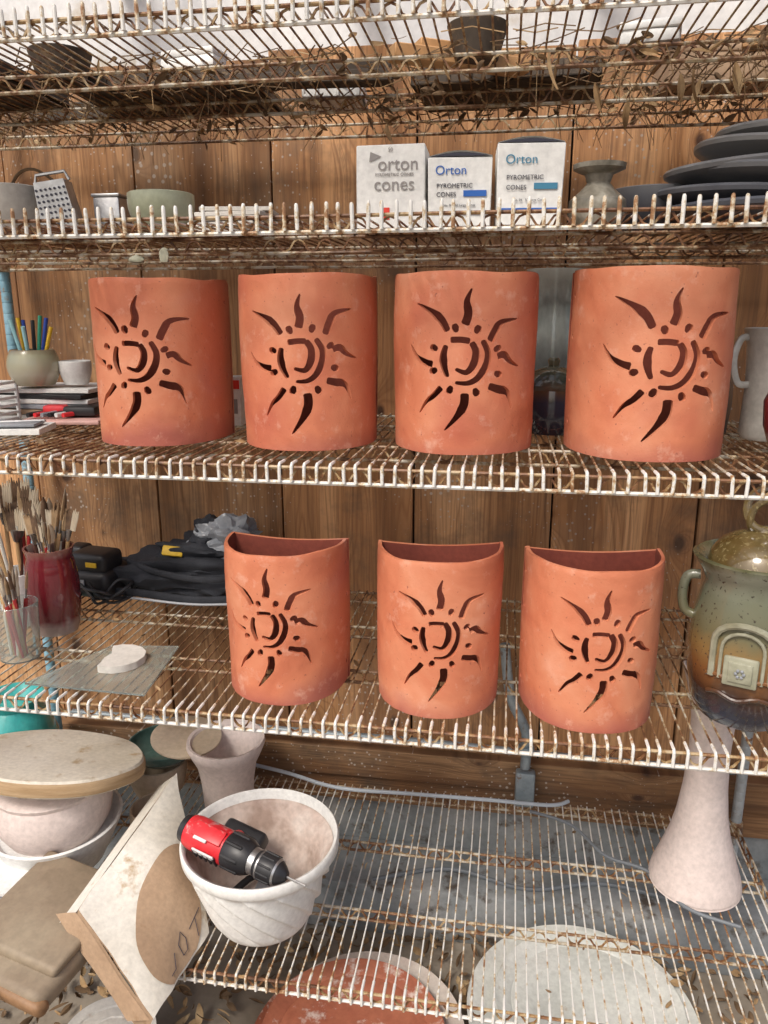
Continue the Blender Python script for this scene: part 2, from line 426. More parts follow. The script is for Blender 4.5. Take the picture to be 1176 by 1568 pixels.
def sconce(x,yb,z,W,D,Hh,rot,seed):
    SV,SO,SI,SL=flat_slab(seed)
    P,Ls=dcurve(W,D); L=Ls[-1]; n=len(P)-1
    kz=Hh/HR; vs=[]
    for v in SV:
        s=max(0,min(L,v.x/SL*L)); i=max(0,min(n-1,bisect.bisect_right(Ls,s)-1))
        t=(s-Ls[i])/max(1e-9,Ls[i+1]-Ls[i]); p=P[i].lerp(P[i+1],t)
        i0=max(0,i-3); i1=min(n,i+4); d=(P[i1]-P[i0]).normalized(); nn=Vector((d.y,-d.x,0))
        zz=v.z*kz; fz=v.z/HR
        wob=.0032*noise.noise(Vector((s*9,zz*7,seed*7.3)))+.0007*noise.noise(Vector((s*60,zz*60,seed)))
        rnd=.0012 if fz>.985 else 0
        q=p+nn*(wob-v.y-rnd*(1 if v.y<TH/2 else -1))
        q.x*=1+.012*math.sin(fz*math.pi)+.006*fz; q.y*=1+.01*math.sin(fz*math.pi)
        zz+=fz*.005*noise.noise(Vector((s*12,seed*3.3,1)))
        vs.append((q.x,q.y,zz))
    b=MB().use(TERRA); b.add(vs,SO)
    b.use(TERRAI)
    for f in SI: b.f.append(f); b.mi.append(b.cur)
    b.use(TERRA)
    def bk(yy):
        return [( (u-.5)*W*(1.0+.012*math.sin(w*math.pi)+.006*w), yy, w*(Hh-.003-.007*math.sin(u*math.pi))) for w in [k/8 for k in range(9)] for u in [k/12 for k in range(13)]]
    A=bk(.0005); Bk=bk(.0085); f_in=[];fs=[]
    for off,rev in ((0,0),(117,1)):
        for k in range(8):
            for j in range(12):
                q=(off+k*13+j,off+k*13+j+1,off+(k+1)*13+j+1,off+(k+1)*13+j)
                (fs if rev else f_in).append(q[::-1] if rev else q)
    for k in range(8):
        for j in (0,12): fs.append((k*13+j,(k+1)*13+j,117+(k+1)*13+j,117+k*13+j))
    for j in range(12):
        for k in (0,8): fs.append((k*13+j,k*13+j+1,117+k*13+j+1,117+k*13+j))
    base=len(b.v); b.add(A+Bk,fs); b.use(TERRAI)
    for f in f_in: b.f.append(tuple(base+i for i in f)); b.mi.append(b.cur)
    return b.build('terracotta_sun_sconce',(x,yb,z+.002),(0,0,rot),angle=32)
s3=ZS[2]; s4=ZS[3]
sconce(-.645,1.425,s3,.24,.165,.285,4,1)
sconce(-.362,1.415,s3,.245,.158,.29,9,2)
sconce(-.078,1.42,s3,.247,.158,.292,3,3)
sconce(.234,1.41,s3,.258,.163,.297,4,4)
sconce(-.388,1.325,s4,.222,.134,.277,-2,5)
sconce(-.107,1.325,s4,.222,.136,.278,6,6)
sconce(.158,1.32,s4,.230,.138,.28,5,7)

# ---------------------------------------------------------------- generic mats
WHITEC=MAT('white_bisque',[(.58,.55,.50),(.72,.69,.64)],9,.7,dirt=(.45,.36,.28),dirt_amt=.36)
PINKC=MAT('pink_bisque',[(.64,.54,.50),(.72,.62,.58)],7,.8)
GREYC=MAT('grey_clay',[(.30,.28,.25),(.42,.39,.35)],9,.7)
WPLASTIC=MAT('white_plastic',[(.66,.67,.66),(.78,.78,.76)],6,.45,bmp=.08,dirt=(.5,.42,.32),dirt_amt=.33)
TAN=MAT('tan_clay',[(.42,.33,.23),(.55,.45,.34)],9,.7)
GREENB=MAT('celadon_glaze',[(.30,.32,.22),(.44,.45,.33)],12,.3,coat=.4)
BLACKP=MAT('black_plastic',[(.012,.012,.014),(.03,.03,.033)],12,.42,bmp=.1)
BLACKF=MAT('black_fabric',[(.014,.016,.022),(.04,.044,.054)],9,.85,bs=300,bmp=.5)
GREYP=MAT('grey_plastic_bag',[(.20,.22,.25),(.36,.38,.41)],9,.3,bmp=.2)
YELL=MAT('yellow_plastic',[(.75,.48,.03)],9,.5)
REDP=MAT('red_plastic',[(.62,.02,.03),(.72,.05,.06)],9,.4,bmp=.05,dirt=(.55,.4,.38),dirt_amt=.40)
REDG=MATZ('oxblood_glaze',[(0,(.35,.28,.25)),(.12,(.30,.22,.2)),(.2,(.12,.010,.015)),(.9,(.18,.015,.025)),(1,(.3,.12,.1))],.19,.10,.06,24,1)
CARD=MAT('brown_cardboard',[(.36,.24,.15),(.46,.32,.21)],6,.85,bs=120,dirt=(.28,.17,.09),dirt_amt=.38)
CARDW=MAT('white_cardboard',[(.64,.60,.52),(.76,.73,.66)],6,.8,dirt=(.45,.33,.2),dirt_amt=.40)
PAPERW=MAT('white_box_card',[(.76,.76,.73),(.83,.83,.80)],5,.7,bmp=.05)
INKG=MAT('grey_ink',[(.30,.28,.27)],bmp=0); INKB=MAT('blue_ink',[(.02,.12,.45)],bmp=0)
INKD=MAT('dark_ink',[(.03,.03,.05)],bmp=0); INKR=MAT('red_ink',[(.75,.05,.03)],bmp=0); INKT=MAT('teal_ink',[(.05,.22,.35)],bmp=0)
METAL=MAT('brushed_steel',[(.4,.4,.4),(.55,.55,.55)],20,.35,.85)
BLUEG=MATZ('slate_blue_glaze',[(0,(.05,.055,.07)),(.5,(.09,.095,.11)),(1,(.17,.17,.17))],.1,.35,.3,30,.15)
LEAF=MAT('dry_leaf',[(.22,.13,.06),(.36,.23,.11),(.50,.36,.20)],14,.8)
TWIG=MAT('dry_twig',[(.10,.06,.03),(.22,.14,.075)],14,.85)
def glass(name,c=(.9,.95,.93),r=.05):
    m,t,b=nt(name); b.inputs['Base Color'].default_value=(*c,1); b.inputs['Roughness'].default_value=r
    b.inputs['Transmission Weight'].default_value=.9; b.inputs['IOR'].default_value=1.3; return m
GLASS=glass('clear_glass')
def cup(r0,r1,h,t=.004,belly=0,rim=.0015,n=10):
    o=[]
    for i in range(n+1):
        k=i/n; o.append((r0+(r1-r0)*k+belly*math.sin(k*math.pi),h*k))
    inn=[(max(.0,r-t),max(z,t)) for r,z in o[::-1]]
    return [(0,0),(r0*.9,0)]+o+[(r1-t/2,h+rim)]+inn+[(0,t)]

# ---------------------------------------------------------------- shelf 2 items
s2=ZS[1]+.002
def cone_box(x,y,W,D,Hh,rot,kind):
    b=MB().use(PAPERW); b.box((0,0,Hh/2),(W,D,Hh),.0015,1,wob=.0015)
    if kind!=1:
        b.use(PAPERW).surf(lambda u,v:((u-.5)*W,-D/2*.98+v*D*.95,Hh+.001+.008*math.sin(u*math.pi)*(1-v*.4)),10,4)
        b.use(INKD).surf(lambda u,v:((u-.5)*W*.98,-D/2-.0006,Hh+.0005+v*.0055*math.sin(u*math.pi)),10,1)
    def tx(m,s,sz,z,xo=0): b.use(m).at((xo,-D/2-.0022,z),(90,0,0)); b.text(s,sz); b.at()
    if kind==1:
        tx(INKG,'orton',.028,Hh*.70,.012); tx(INKG,'cones',.028,Hh*.46,.006); tx(INKG,'PYROMETRIC CONES',.0065,Hh*.63,.006)
        b.use(INKG).add([(-.032,-D/2-.002,Hh*.92),(-.014,-D/2-.002,Hh*.86),(-.034,-D/2-.002,Hh*.80)],[(0,2,1)])
        b.use(INKR).box((-.008,-D/2-.0016,Hh*.18),(.013,.001,.018),0); tx(INKG,'50',.008,Hh*.92,.0)
    else:
        ik=INKB if kind==2 else INKT
        tx(ik,'Orton',.019,Hh*.75,-.014); tx(INKD,'PYROMETRIC',.0095,Hh*.56,-.008); tx(INKD,'CONES',.0095,Hh*.44,-.021)
        b.use(ik).box((.024,-D/2-.0016,Hh*.48),(.036,.001,.009),0)
        tx(INKD,'No. 04   50 Large Cones',.005,Hh*.30,0)
        b.use(INKB).box((0,-D/2-.0016,Hh*.2),(W*.9,.001,.004),0)
    b.build('cone_box',(x,y,s2),(0,0,rot))
cone_box(-.196,1.34,.108,.08,.124,1,1)
cone_box(-.087,1.34,.099,.08,.104,2,2)
cone_box(.020,1.335,.101,.08,.120,4,3)
LATHE('stoneware_vase',(.13,1.34,s2),[(0,0),(.036,0),(.046,.018),(.044,.040),(.026,.056),(.018,.066),(.022,.078),(.040,.086),(.041,.093),(.036,.094),(.016,.084),(.012,.07),(0,.068)],MAT('speckled_grey_glaze',[(.13,.12,.09),(.22,.20,.16),(.36,.34,.28)],40,.3,coat=.3))
b=MB().use(BLUEG)
z=0
for i,(r,dx,dy,tx,ty) in enumerate([(.15,.01,0,0,0),(.145,-.005,.01,1,3),(.15,.03,0,-1,5),(.13,.0,.0,2,-3),(.135,.045,.01,1,6),(.12,.06,0,0,3)]):
    b.at((dx,dy,z),(tx,ty,0)); b.lathe([(0,0),(r*.5,0),(r*.55,.006),(r*.93,.018),(r,.024),(r*1.01,.030),(r*.985,.034),(r*.9,.026),(r*.5,.01),(0,.01)],56,lambda a,z,i:1+.01*math.sin(3*a+dx*50)); z+=.022
b.at(); b.build('stacked_plates',(.375,1.42,s2))
b=MB().use(BLUEG); b.lathe(cup(.04,.075,.07,.005,.008)); b.build('ceramic_bowl',(.235,1.47,s2))
LATHE('ceramic_bowl',(-.90,1.36,s2),cup(.05,.062,.085,.006,.006),GREYC)
LATHE('ceramic_bowl',(-.61,1.36,s2),cup(.035,.057,.068,.005,.008),GREENB)
b=MB().use(WHITEC)
for i in range(5): b.at((random.uniform(-.01,.01),random.uniform(-.01,.01),.005+i*.0085),(0,0,random.uniform(-8,8))); b.box((0,0,0),(.12,.10,.007),.001,1)
b.at(); b.build('stacked_clay_tiles',(-.478,1.37,s2))
b=MB().use(METAL); b.surf(lambda u,v:((u-.5)*.065*(1-.2*v),-.02,v*.09),1,1); b.surf(lambda u,v:((u-.5)*.065*(1-.2*v),.025-.01*v,v*.09),1,1)
b.surf(lambda u,v:(-.0325*(1-.2*v),-.02+u*.045,v*.09),1,1); b.surf(lambda u,v:(.0325*(1-.2*v),-.02+u*.045,v*.09),1,1)
b.use(INKD)
for i in range(7):
    for j in range(8): b.at((-.024+i*.008,-.0212,.010+j*.0095),(90,0,0)); b.lathe([(0,0),(.0022,0),(.0022,.0006),(0,.0008)],8)
b.at(); b.use(METAL).tube([(-.03,0,.09),(-.025,0,.105),(.025,0,.105),(.03,0,.09)],.003); b.build('box_grater',(-.785,1.34,s2),(0,-9,12))
b=MB().use(METAL); b.box((0,0,.035),(.05,.05,.07),.004); b.box((0,0,.072),(.054,.054,.006),.002); b.build('metal_tin',(-.722,1.40,s2))
b=MB().use(TWIG); b.tube(cr([(0,0,0),(.03,.0,.05),(.07,0,.06),(.12,.0,.03)],6),.003)
b.use(GREENB).blob((.0,0,.0),(.025,.012,.012),2,.2,sub=2); b.build('dried_seed_pod',(-1.0,1.5,s2+.08))

# ---------------------------------------------------------------- shelf 3 items
t3=s3+.002
b=MB().use(PAPERW)
for i in range(6): b.at((0,0,.004+i*.0115),(0,0,random.uniform(-6,6))); b.use([PAPERW,CARD,GREYP,PAPERW,BLACKP,PAPERW][i]).box((0,0,.002),(.24,.16,.010),.0015,1)
b.at(); b.build('stacked_books',(-1.02,1.63,t3))
zz=t3+.075
pj=MB().use(MATZ('cream_celadon_glaze',[(0,(.35,.30,.2)),(.3,(.5,.47,.36)),(.8,(.42,.42,.28)),(1,(.2,.14,.08))],.08,.25,.08))
pj.lathe(cup(.040,.046,.075,.004,.012))
PENC=[MAT('pen_green',[(.03,.30,.18)],bmp=0),MAT('pen_blue',[(.02,.06,.35)],bmp=0),YELL,MAT('pen_light',[(.35,.65,.7)],bmp=0),BLACKP]
for i in range(9):
    a=random.uniform(0,6.28); tl=random.uniform(.02,.05)
    pj.use(PENC[i%5]).tube([(0.01*math.cos(a),0.01*math.sin(a),.01),(tl*math.cos(a),tl*math.sin(a),random.uniform(.12,.15))],[.004,.0042],8)
pj.build('pen_jar',(-1.025,1.57,zz))
LATHE('white_cup',(-.945,1.60,zz),cup(.024,.034,.05,.003,.004),WPLASTIC)
b=MB().use(MAT('pink_tray',[(.62,.34,.30),(.7,.45,.4)],9,.5)); b.box((0,0,.006),(.17,.11,.010),.004)
for i in range(6): b.use([BLACKP,REDP,GREYP,BLACKP,WPLASTIC,REDP][i]).tube([(-.07+i*.015,-.04,.02),(-.04+i*.018,.045,.022)],.005,8)
b.use(BLACKP).box((.03,0,.025),(.07,.04,.02),.006); b.use(REDP).box((-.03,.01,.026),(.05,.03,.02),.006)
b.build('tool_tray',(-.93,1.53,t3),(0,0,8))
b=MB().use(PAPERW); b.box((0,0,.006),(.15,.10,.012),.001,1); b.use(INKB).box((0,0,.0135),(.10,.05,.001),0); b.use(GREYP).box((.01,-.01,.018),(.11,.07,.006),.002)
b.use(METAL).tube([(-.06,-.03,.022),(.07,.0,.022)],.003); b.build('notebook',(-.97,1.38,t3),(0,0,14))
b=MB().use(WPLASTIC); b.box((0,0,.005),(.10,.10,.01),.003)
for i in range(5): 
    for sx in (-1,1): b.box((sx*.048,0,.02+i*.016),(.004,.10,.006),.001,1); b.box((0,sx*.048,.02+i*.016),(.10,.004,.006),.001,1)
for sx in (-1,1):
    for sy in (-1,1): b.box((sx*.048,sy*.048,.05),(.007,.007,.09),.001,1)
b.build('plastic_basket',(-1.10,1.49,t3))
b=MB().use(PAPERW); b.box((0,0,.05),(.035,.05,.10),.001,1); b.use(INKR).box((0,-.0256,.085),(.033,.001,.018),0); b.use(INKG).box((0,-.0256,.04),(.022,.001,.03),0); b.build('small_carton',(-.562,1.56,t3))
LATHE('grey_drip_vase',(.092,1.69,t3),[(0,0),(.05,0),(.058,.04),(.06,.14),(.055,.20),(.046,.25),(.052,.285),(.060,.30),(.062,.315),(.056,.315),(.044,.26),(.04,.1),(0,.02)],MATZ('drip_grey_glaze',[(0,(.08,.09,.09)),(.35,(.15,.18,.18)),(.6,(.32,.36,.34)),(.75,(.2,.23,.22)),(1,(.40,.43,.40))],.315,.15,.25,30,.8))
b=MB().use(MATZ('tenmoku_glaze',[(0,(.02,.02,.03)),(.45,(.03,.035,.06)),(.6,(.10,.06,.04)),(.75,(.05,.06,.05)),(1,(.16,.17,.11))],.14,.15,.08,30,.9))
b.lathe([(0,0),(.045,0),(.055,.02),(.058,.06),(.054,.085),(.057,.09),(.060,.094),(.056,.1),(.045,.115),(.02,.128),(.010,.13),(.012,.14),(.008,.145),(0,.146)],40); b.build('lidded_jar',(.088,1.545,t3))
b=MB().use(MAT('pale_grey_glaze',[(.50,.50,.46),(.66,.66,.62)],14,.25,coat=.5)); b.lathe([(0,0),(.045,0),(.05,.01),(.047,.1),(.052,.17),(.060,.2),(.057,.202),(.046,.17),(.042,.02),(0,.015)])
b.tube(cr([(-.046,-.01,.10),(-.068,-.02,.105),(-.078,-.02,.145),(-.068,-.015,.182),(-.05,-.01,.185)],6),.0065,10,flat=.6); b.build('ceramic_jug',(.485,1.53,t3))
LATHE('dark_red_vase',(.468,1.33,t3),[(0,0),(.035,0),(.052,.05),(.055,.09),(.04,.13),(.02,.15),(.022,.17),(.018,.17),(.01,.14),(0,.13)],REDG)
LATHE('dark_jar',(.385,1.60,t3),[(0,0),(.045,0),(.05,.06),(.048,.11),(.035,.13),(.0,.14)],BLUEG)

# ---------------------------------------------------------------- shelf 4 items
t4=s4+.002
BR=[MAT('brush_handle_wood',[(.50,.30,.14),(.6,.4,.2)],9,.5),MAT('brush_handle_dark',[(.08,.03,.02)],bmp=0),MAT('brush_handle_tan',[(.42,.26,.12)],bmp=0),MAT('brush_handle_red',[(.4,.03,.03)],bmp=0),MAT('brush_handle_white',[(.65,.62,.55)],bmp=0)]
BRI=[MAT('pale_bristle',[(.60,.50,.36),(.72,.64,.5)],60,.9,stretch=(1,1,.1)),MAT('dark_bristle',[(.14,.09,.06),(.24,.15,.09)],60,.9),MAT('tan_bristle',[(.40,.27,.15),(.52,.36,.21)],60,.9)]
def brush(b,base,a,tilt,L,w,k,wide=False):
    d=Vector((math.cos(a)*tilt,math.sin(a)*tilt,1)).normalized(); p=Vector(base)
    b.use(BR[k%5]).tube([p,p+d*L*.5,p+d*L*.66],[.0028,.0045,.004],8)
    b.use(METAL).tube([p+d*L*.66,p+d*L*.68,p+d*L*.78],[.0045,w*.5,w*.8],8,flat=.45)
    if wide:
        sd=Vector((1,.3,0)).cross(d).cross(d).normalized()
        for j in range(9):
            o=sd*(j-4)/4*w*.9
            b.use(BRI[(k+j//4)%3]).tube([p+d*L*.77+o*.85,p+d*L*.9+o,p+d*(L*random.uniform(.96,1.0))+o*1.15],[w*.2,w*.22,w*.06],5)
    else: b.use(BRI[k%3]).tube([p+d*L*.78,p+d*L*.86,p+d*L*.94,p+d*L],[w*.8,w,w*.75,w*.15],9,flat=.45)
b=MB().use(REDG); b.lathe([(0,0),(.045,0),(.050,.015),(.055,.06),(.056,.11),(.050,.155),(.046,.17),(.050,.185),(.052,.19),(.047,.19),(.043,.17),(.05,.11),(.045,.02),(0,.015)])
for i in range(26): brush(b,(random.uniform(-.015,.015),random.uniform(-.015,.015),.06),random.uniform(0,6.28),random.uniform(.05,.26),random.uniform(.19,.26),random.choice([.005,.007,.013]),i,i%4==0)
b.build('brush_jar',(-.957,1.445,t4))
b=MB().use(GLASS); b.lathe(cup(.038,.044,.115,.0025))
for i in range(24): brush(b,(random.uniform(-.02,.02),random.uniform(-.02,.02),.006),random.uniform(0,6.28),random.uniform(.03,.16),random.uniform(.15,.20),random.choice([.003,.005,.006]),i+2)
b.build('glass_brush_jar',(-.952,1.305,t4))
b=MB()
for i in range(9): brush(b,(random.uniform(-.02,.02),random.uniform(-.015,.015),.03),random.uniform(0,6.28),random.uniform(.03,.2),random.uniform(.24,.30),.02,i*3,True)
b.use(WPLASTIC).lathe(cup(.04,.045,.12,.003)); b.build('paint_brush_cup',(-1.06,1.47,t4))
b=MB().use(BLACKP); b.box((0,0,.045),(.16,.12,.07),.02,3); b.box((.02,-.01,.095),(.10,.08,.05),.014,3); b.box((-.05,.02,.10),(.05,.05,.04),.012,3)
b.use(YELL).box((.035,-.052,.095),(.03,.004,.012),.001,1); b.use(GREYP).box((.0,-.063,.05),(.04,.004,.02),.001,1)
b.use(BLACKP)
for i in range(6):
    a0=random.uniform(0,6.28)
    b.tube(cr([(.06+.07*math.cos(a0+k)*random.uniform(.6,1.2),-.03+.05*math.sin(a0+k)*random.uniform(.6,1.2),.012+random.uniform(0,.05)) for k in range(7)],5),.0035,6)
b.build('battery_charger',(-.985,1.66,t4),(0,0,-8))
b=MB().use(BLACKF)
b.blob((0,0,.045),(.22,.085,.06),3,.35,1.8,5,.8,.25); b.blob((.03,.02,.09),(.13,.07,.055),5,.4,2.0,5,.8,.3)
b.tube(cr([(-.2,-.07,.02),(-.1,-.095,.03),(.05,-.10,.022),(.2,-.08,.03)],6),.010,8,flat=.5)
b.tube(cr([(-.15,-.04,.09),(-.05,-.085,.08),(.08,-.09,.07),(.17,-.05,.08)],6),.008,8,flat=.5)
b.use(MAT('pale_piping',[(.4,.42,.45)],bmp=0)).tube(cr([(-.21,-.075,.012),(-.1,-.102,.018),(.05,-.107,.014),(.21,-.085,.02)],6),.003,6)
b.use(YELL).at((-.035,-.035,.118),(58,8,12)); b.box((0,0,0),(.05,.025,.012),.004); b.at()
b.build('black_tool_bag',(-.745,1.705,t4))
b=MB().use(GREYP); b.blob((0,0,.03),(.10,.055,.06),8,.5,1.7,5,.9,.5); b.use(BLACKF).blob((-.06,.02,.03),(.05,.05,.055),4,.4,1.6,4,.9,.3); b.build('crumpled_plastic_bag',(-.655,1.72,t4+.105),(0,0,0),angle=20)
b=MB().use(glass('sheet_glass',(.85,.93,.9),.15)); b.prism([(-.13,-.085),(.11,-.11),(.10,.10),(-.04,.09)],0,.004); b.build('glass_sheet',(-.745,1.285,t4+.001),(0,0,4))
b=MB().use(WHITEC)
poly=[]
for i in range(34):
    a=R(-120+i*7.2); rr=.052*(1+.015*math.sin(i*1.7)); poly.append((rr*math.cos(a),rr*math.sin(a)))
poly+=[(-.022,.030),(-.016,.010),(-.024,-.008),(-.024,-.03)]
b.prism(poly,0,.014); b.build('broken_clay_disc',(-.737,1.30,t4+.006),(0,0,10))
JG=MATZ('green_brown_jar_glaze',[(0,(.03,.05,.10)),(.13,(.025,.028,.045)),(.25,(.06,.026,.013)),(.37,(.20,.085,.028)),(.50,(.24,.15,.055)),(.60,(.15,.14,.075)),(.8,(.15,.16,.11)),(.94,(.24,.25,.19)),(1,(.10,.10,.05))],.285,.18,.09,18,.8,.25,speck=(.05,.04,.03),sp_thr=.62)
b=MB().use(JG)
b.lathe([(0,0),(.062,0),(.070,.006),(.084,.03),(.094,.08),(.096,.13),(.091,.19),(.082,.232),(.080,.245),(.088,.262),(.100,.278),(.103,.286),(.097,.289),(.086,.280),(.076,.262),(.07,.24),(.08,.15),(.07,.02),(0,.012)],64,lambda a,z,i:1+.006*math.sin(3*a+z*30))
def wrap(pts,rad,face):
    out=[]
    for x,z in pts:
        a=R(face)+x/rad; out.append((rad*math.cos(a),rad*math.sin(a),z))
    return out
FC=-112
arch=[(-.046,.10),(-.046,.16)]+[(-.046*math.cos(t*math.pi/10),.16+.036*math.sin(t*math.pi/10)) for t in range(1,10)]+[(.046,.16),(.046,.10)]
b.use(MAT('cream_band_glaze',[(.22,.21,.14),(.38,.38,.29)],25,.25,coat=.6))
b.tube(wrap(arch,.0965,FC),.0058,8); b.tube(wrap([(p[0]*.7,.10+(p[1]-.10)*.86) for p in arch],.0965,FC),.003,8)
b.use(JG)
for q in ([(-.055,.10),(.055,.10)],[(-.05,.07),(.05,.07)]):
    b.tube(wrap([(q[0][0]+(q[1][0]-q[0][0])*k/10,q[0][1]+.004*math.sin(k)) for k in range(11)],.0955,FC),.004,8)
b.use(MAT('tile_glaze',[(.24,.24,.16),(.36,.36,.27)],30,.3,coat=.5))
a=R(FC); fx,fy=math.cos(a),math.sin(a)
b.at((fx*.096,fy*.096,.118),(0,0,FC+90)); b.box((0,0,0),(.052,.008,.05),.003); b.box((0,-.004,0),(.036,.006,.034),.002)
b.use(GREYP)
for k in range(6): b.box((.006*math.cos(k*1.047),-.0085,.006*math.sin(k*1.047)),(.005,.004,.005),.002)
b.at(); b.use(JG)
for sg in (-1,1):
    a=R(FC+sg*80); c,s_=math.cos(a),math.sin(a)
    b.tube(cr([(c*.086,s_*.086,.245),(c*.106,s_*.106,.24),(c*.112,s_*.112,.21),(c*.106,s_*.106,.18),(c*.088,s_*.088,.17)],6),.0085,10)
# lid: its glaze runs by height above the jar foot
b.use(MATZ('amber_lid_glaze',[(0,(.09,.04,.012)),(.25,(.20,.11,.03)),(.5,(.11,.07,.02)),(.75,(.18,.13,.05)),(1,(.08,.055,.03))],.45,.15,.5,22,1,speck=(.3,.24,.11),sp_thr=.58))
b.at((0,0,.270)); b.lathe([(.0,-.002),(.074,-.002),(.079,.006),(.075,.022),(.060,.042),(.036,.056),(.018,.061),(.016,.066),(0,.068)],48)
b.tube([(.029*math.cos(t),.010*math.sin(t),.095+.032*math.sin(t)) for t in [k*math.pi/10 for k in range(20)]],.0065,8,closed=True)
b.tube(cr([(-.012,0,.058),(-.024,-.008,.075),(-.02,-.01,.10),(0,-.012,.118)],5),.006,8)
b.at(); b.build('lidded_ceramic_jar',(.422,1.29,t4),(0,0,0))

# ---------------------------------------------------------------- shelf 5 items
t5=ZS[4]+.002
def flute(a,z,i):
    if i<52 and .012<z<.160: 
        e=min(1,(z-.012)/.02,(.160-z)/.010)
        ph=((a*15/(2*math.pi)+z*17)%1.0)
        return 1+.095*e*((1-ph)**1.1 if ph>.10 else ph/.10*.89)-.05*e
    return 1
pr=[(0,0),(.084,0),(.092,.004)]+[(.094+(.150-.094)*(k/48)**.8,.004+.16*k/48) for k in range(1,49)]+[(.156,.166),(.161,.172),(.162,.190),(.158,.195),(.152,.192),(.150,.17),(.134,.155),(.112,.09),(.080,.02),(0,.012)]
b=MB().use(MAT('white_planter_clay',[(.70,.70,.67),(.80,.79,.76)],6,.55,bmp=.1,dirt=(.58,.50,.42),dirt_amt=.33)); b.lathe(pr,300,flute)
b.use(MAT('clay_residue',[(.36,.26,.21),(.58,.47,.41),(.70,.62,.56)],14,.8)); b.lathe([(.1492,.174),(.1485,.169),(.1325,.154),(.1105,.09),(.0785,.024),(0,.018)],60,cap=False)
b.use(BLACKP).tube(cr([(-.07,.0,.04),(-.03,.05,.05),(.03,.02,.045),(.06,-.03,.06)],6),.008,8); b.use(GREYP).box((.02,.0,.05),(.08,.06,.03),.01)
b.build('fluted_planter',(-.465,1.31,t5),angle=60)
b=MB().use(REDP)
b.tube([(-.125,0,0),(-.12,0,0),(-.105,0,0),(-.03,0,0),(-.02,0,0)],[.022,.031,.034,.034,.030],20)
b.use(BLACKP); b.tube([(-.139,0,0),(-.135,0,0),(-.122,0,0)],[.016,.026,.029],20)
for k in range(5): b.box((-.085+k*.012,-.034,.002),(.005,.006,.03),.001,1)
b.tube([(-.03,0,0),(-.022,0,0),(.015,0,0),(.03,0,0)],[.031,.036,.035,.028],20)
for k in range(8):
    a=k*.785; b.box((-.005,.034*math.cos(a),.034*math.sin(a)),(.04,.007,.007),.002,1)
b.use(METAL).tube([(.028,0,0),(.042,0,0)],[.026,.025],20)
b.use(BLACKP); b.tube([(.042,0,0),(.05,0,0),(.085,0,0),(.098,0,0),(.108,0,0)],[.024,.027,.026,.018,.009],20)
for k in range(10):
    a=k*.628; b.box((.067,.0265*math.cos(a),.0265*math.sin(a)),(.03,.004,.004),.001,1)
b.use(METAL).tube([(.105,0,0),(.150,0,0)],.0025,8); b.tube([(.0495,0,0),(.053,0,0)],[.0275,.0275],20); b.tube([(.086,0,0),(.090,0,0)],[.0263,.0245],20)
b.use(REDP).tube([(-.055,0,-.02),(-.06,.03,-.06),(-.068,.05,-.10)],[.022,.019,.020],14,flat=.8)
b.use(BLACKP).box((-.07,.06,-.125),(.10,.06,.04),.010,3); b.box((-.035,.01,-.045),(.015,.015,.025),.004)
b.use(WPLASTIC).box((-.06,-.0345,.016),(.05,.004,.016),.001,1); b.box((-.075,-.01,.034),(.03,.02,.004),.001,1); b.use(REDP).box((-.065,0,.033),(.07,.03,.008),.003)
b.build('cordless_drill',(-.478,1.225,t5+.212),(28,7,-17))
LATHE('flared_flowerpot',(-.665,1.65,t5),[(0,0),(.06,0),(.062,.01),(.066,.08),(.074,.13),(.090,.165),(.098,.185),(.096,.196),(.088,.194),(.075,.165),(.06,.12),(.055,.02),(0,.015)],PINKC,56)
b=MB().use(TAN)
b.lathe(cup(.045,.075,.11,.006,.01)); b.build('tan_bowl',(-.86,1.66,t5))
LATHE('tan_bowl',(-.79,1.50,t5),cup(.04,.06,.09,.005,.01),TAN)
LATHE('green_bowl',(-.84,1.66,t5+.115),cup(.05,.09,.05,.005,.01),MAT('dark_green_glaze',[(.05,.10,.09),(.10,.17,.15)],12,.25,coat=.5))
b=MB().use(TAN); b.lathe([(0,.0),(.08,.0),(.088,.004),(.088,.009),(.08,.012),(0,.012)]); b.build('saucer',(-.775,1.66,t5+.178),(4,6,0))
b=MB().use(MAT('plaster_bat_board',[(.56,.50,.40),(.72,.67,.58)],5,.8,dirt=(.40,.28,.15),dirt_amt=.43)); b.M=Matrix.Diagonal((1.06,.80,1,1)); b.lathe([(0,0),(.185,0),(.19,.004)],72,lambda a,z,i:1+.012*math.sin(3*a)+.008*math.sin(7*a+1),cap=False); b.lathe([(.188,.032),(.184,.037),(0,.038)],72,lambda a,z,i:1+.012*math.sin(3*a)+.008*math.sin(7*a+1),cap=False)
b.use(MAT('plywood_edge',[(.34,.22,.11),(.48,.34,.2)],8,.8,stretch=(1,1,14))); b.lathe([(.19,.004),(.192,.010),(.191,.026),(.188,.032)],72,lambda a,z,i:1+.012*math.sin(3*a)+.008*math.sin(7*a+1),cap=False)
b.build('plaster_bat',(-.975,1.40,t5+.236),(-11,2,0))
b=MB().use(PINKC); b.lathe([(0,.06),(.07,.06),(.10,.08),(.122,.12),(.13,.17),(.12,.2),(.124,.210),(.118,.213),(0,.213)],56); b.use(WPLASTIC); b.lathe([(0,0),(.09,0),(.10,.01),(.128,.07),(.142,.1),(.146,.112),(.140,.114),(.12,.09),(0,.08)],56)
b.build('stacked_bowls',(-.985,1.40,t5))
b=MB().use(MAT('turquoise_glaze',[(.02,.30,.29),(.06,.42,.40)],9,.2,coat=.6)); b.lathe([(0,0),(.06,0),(.09,.05),(.10,.12),(.08,.18),(.06,.21),(.075,.235),(.07,.235),(.05,.2),(0,.19)]); b.build('turquoise_vase',(-1.22,1.62,t5+.05))
